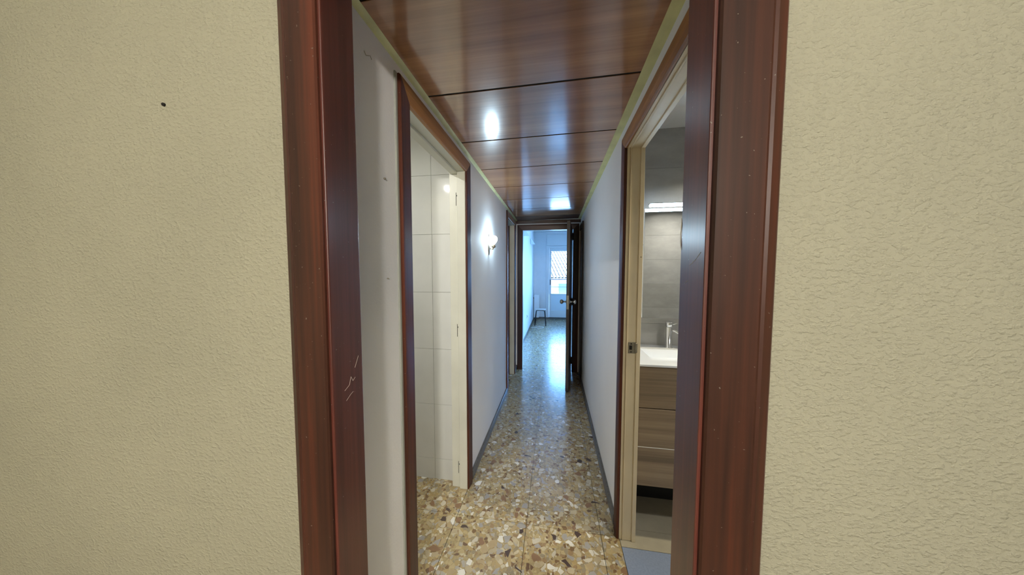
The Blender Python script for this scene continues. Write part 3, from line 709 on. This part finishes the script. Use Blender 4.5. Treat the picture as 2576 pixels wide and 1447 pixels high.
def radiator():
    t = thing('radiator', 'white panel radiator on the left wall in the far corner of the bright room', 'radiator', (-0.52, 8.1, 0.10))
    y0, y1, xa, xb, z0, z1 = 7.98, 8.28, -0.598, -0.455, 0.10, 0.765
    box('end_panel', (xa, y0, z0), (xb, y0 + 0.012, z1), 'radiator_enamel', t, 0.003)
    box('end_panel', (xa, y1 - 0.012, z0), (xb, y1, z1), 'radiator_enamel', t, 0.003)
    n = 5
    for k in range(n):
        a = y0 + 0.014 + k * (y1 - y0 - 0.028) / n
        box('fin', (xa + 0.01, a + 0.002, z0 + 0.01), (xb + 0.012, a + (y1 - y0 - 0.028) / n - 0.002, z1 - 0.004), 'radiator_enamel', t, 0.006)
    box('bracket', (-0.62, y0 + 0.05, z1 - 0.12), (xa + 0.02, y0 + 0.09, z1 - 0.08), 'black_metal', t)
    mkt('pipe', [(-0.56, y0 + 0.15, 0.12), (-0.56, y0 + 0.15, 0.0)], 0.008, 'radiator_enamel', t)
radiator()
def stool():
    cx, cy, hs = -0.375, 7.36, 0.435
    t = thing('stool', 'small stool with black tubular legs before the radiator', 'stool', (cx, cy, 0.0))
    box('seat', (cx - 0.145, cy - 0.14, hs - 0.018), (cx + 0.145, cy + 0.14, hs), 'stool_seat', t, 0.008, 3)
    for s in (-1, 1):
        y = cy + s * 0.11; q = s * 0.02; bm = bmesh.new()
        tube(bm, [(cx - 0.145, y + q, 0), (cx - 0.118, y, 0.33), (cx - 0.110, y, 0.385), (cx - 0.085, y, 0.408), (cx, y, 0.411), (cx + 0.085, y, 0.408), (cx + 0.110, y, 0.385), (cx + 0.118, y, 0.33), (cx + 0.145, y + q, 0)], 0.010, 10)
        link_mesh('leg', bm, 'black_metal', t, smooth=True)
        for e in (-1, 1): mkl('foot_cap', [(0.013, 0), (0.013, 0.02)], (cx + e * 0.144, y + q, 0.0), 'black_metal', t, n=10)
stool()
def room_sconce(y, label):
    t = thing('wall_lamp', label, 'lamp', (-0.62, y, 2.12))
    box('wall_plate', (-0.62, y - 0.04, 2.13), (-0.608, y + 0.04, 2.24), 'white_plastic', t, 0.002)
    bm = bmesh.new()
    pr = [(-0.612, 2.12), (-0.505, 2.12), (-0.507, 2.130), (-0.590, 2.26), (-0.612, 2.26)]
    A = [bm.verts.new((x, y - 0.06, z)) for x, z in pr]; B = [bm.verts.new((x, y + 0.06, z)) for x, z in pr]
    for i in range(5): bm.faces.new((A[i], A[(i + 1) % 5], B[(i + 1) % 5], B[i]))
    bm.faces.new(A); bm.faces.new(B)
    link_mesh('shade', bm, 'ceramic_white', t)
room_sconce(7.0, 'white wedge wall lamp in the far room, farther one near the corner')
room_sconce(5.45, 'white wedge wall lamp in the far room, nearer one by the door frame')
def socket(y, z, lab):
    t = thing('socket', lab, 'socket', (-0.62, y, z))
    box('cover', (-0.62, y - 0.04, z - 0.04), (-0.610, y + 0.04, z + 0.04), 'white_plastic', t, 0.003)
    box('insert', (-0.611, y - 0.02, z - 0.02), (-0.607, y + 0.02, z + 0.02), 'black_metal', t, 0.002)
socket(6.15, 0.42, 'small wall socket low on the left wall of the far room before the stool')
socket(4.85, 0.28, 'small wall socket beside the end door frame in the far room')
cab = mkt('cable', [(-0.60, 6.9, 0.012), (-0.50, 6.93, 0.010), (-0.42, 6.86, 0.010), (-0.33, 6.9, 0.010), (-0.27, 7.0, 0.010), (-0.30, 7.1, 0.010), (-0.42, 7.08, 0.010), (-0.55, 7.15, 0.010)], 0.007, 'white_plastic', None, n=6)
tag(cab, 'pale loose cable curled on the floor around the stool legs', 'cable')

# ------------------------------------------------------------------ outside
def outside():
    bal = setting('balcony', (0.5, 9.0, -0.2)); bal['label'] = 'narrow balcony outside the glazed door'
    box('slab', (-1.2, FY + 0.2, -0.2), (3.0, 9.5, -0.02), 'street', bal)
    rl = thing('railing', 'thin dark balcony railing outside the glazed door', 'railing', (0.5, 9.4, -0.02))
    mkt('top_rail', [(-1.2, 9.4, 0.925), (3.0, 9.4, 0.925)], 0.014, 'black_metal', rl, n=8)
    mkt('bottom_rail', [(-1.2, 9.4, 0.06), (3.0, 9.4, 0.06)], 0.010, 'black_metal', rl, n=8)
    for x in (-1.1, 0.9, 2.9): mkt('post', [(x, 9.4, -0.02), (x, 9.4, 0.925)], 0.012, 'black_metal', rl, n=8)
    st = box('ground', (-30, 8.6, -6.2), (30, 60, -6.0), 'street'); st['kind'] = 'structure'
    h = thing('house', 'neighbouring house with a sunlit barrel tile roof seen through the balcony door', 'house', (1.0, 17.0, -6.0), rz=R(13), local=True)
    def part(name, bm, mat, smooth=False): return link_mesh(name, bm, mat, h, smooth=smooth)
    bm = bmesh.new(); abox(bm, (-7, 0, 0), (7, 7, 7.0)); part('wall', bm, 'stucco_far')
    bm = bmesh.new(); abox(bm, (-7.5, -0.5, 6.95), (7.5, -0.3, 7.08)); part('eave', bm, 'stucco_far')
    # roof slope rises away from us, channels run up the slope
    bm = bmesh.new(); y0, z0, y1, z1 = -0.55, 7.05, 6.5, 10.6
    n = 74; sp = 15.0 / n; seg = 16
    for i in range(n):
        x = -7.5 + (i + 0.5) * sp
        for j in range(seg):
            t0, t1 = j / seg, (j + 1.15) / seg; ring0 = []; ring1 = []
            for k in range(6):
                a = math.pi * k / 5; rx = math.cos(a) * sp * 0.37; rz = math.sin(a) * sp * 0.42
                ring0.append(bm.verts.new((x + rx, y0 + (y1 - y0) * t0, z0 + (z1 - z0) * t0 + rz + 0.03)))
                ring1.append(bm.verts.new((x + rx * 0.85, y0 + (y1 - y0) * t1, z0 + (z1 - z0) * t1 + rz * 0.85)))
            for k in range(5): bm.faces.new((ring0[k], ring0[k + 1], ring1[k + 1], ring1[k]))
    part('roof_tiles', bm, 'clay_roof_tile')['kind'] = 'stuff'
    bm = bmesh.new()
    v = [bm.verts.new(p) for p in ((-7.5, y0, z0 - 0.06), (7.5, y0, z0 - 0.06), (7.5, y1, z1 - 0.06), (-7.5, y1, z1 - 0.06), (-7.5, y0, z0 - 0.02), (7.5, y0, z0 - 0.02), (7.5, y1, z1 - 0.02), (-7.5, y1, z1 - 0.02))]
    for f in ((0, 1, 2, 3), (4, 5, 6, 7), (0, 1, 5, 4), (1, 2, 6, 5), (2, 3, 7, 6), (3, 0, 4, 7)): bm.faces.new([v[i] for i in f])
    part('roof_deck_shade', bm, 'dark_gap')  # near-black colour stands in for the shade between the roof tiles
    for x in (-3.0, -1.9, -0.8, 0.3, 1.4, 2.5):
        bm = bmesh.new(); abox(bm, (x, -0.03, 6.15), (x + 0.6, 0.03, 6.75)); part('window', bm, 'far_window_dark')
outside()
# keep only the marks the checker reads
for o in bpy.data.objects:
    if '_local' in o.keys(): del o['_local']
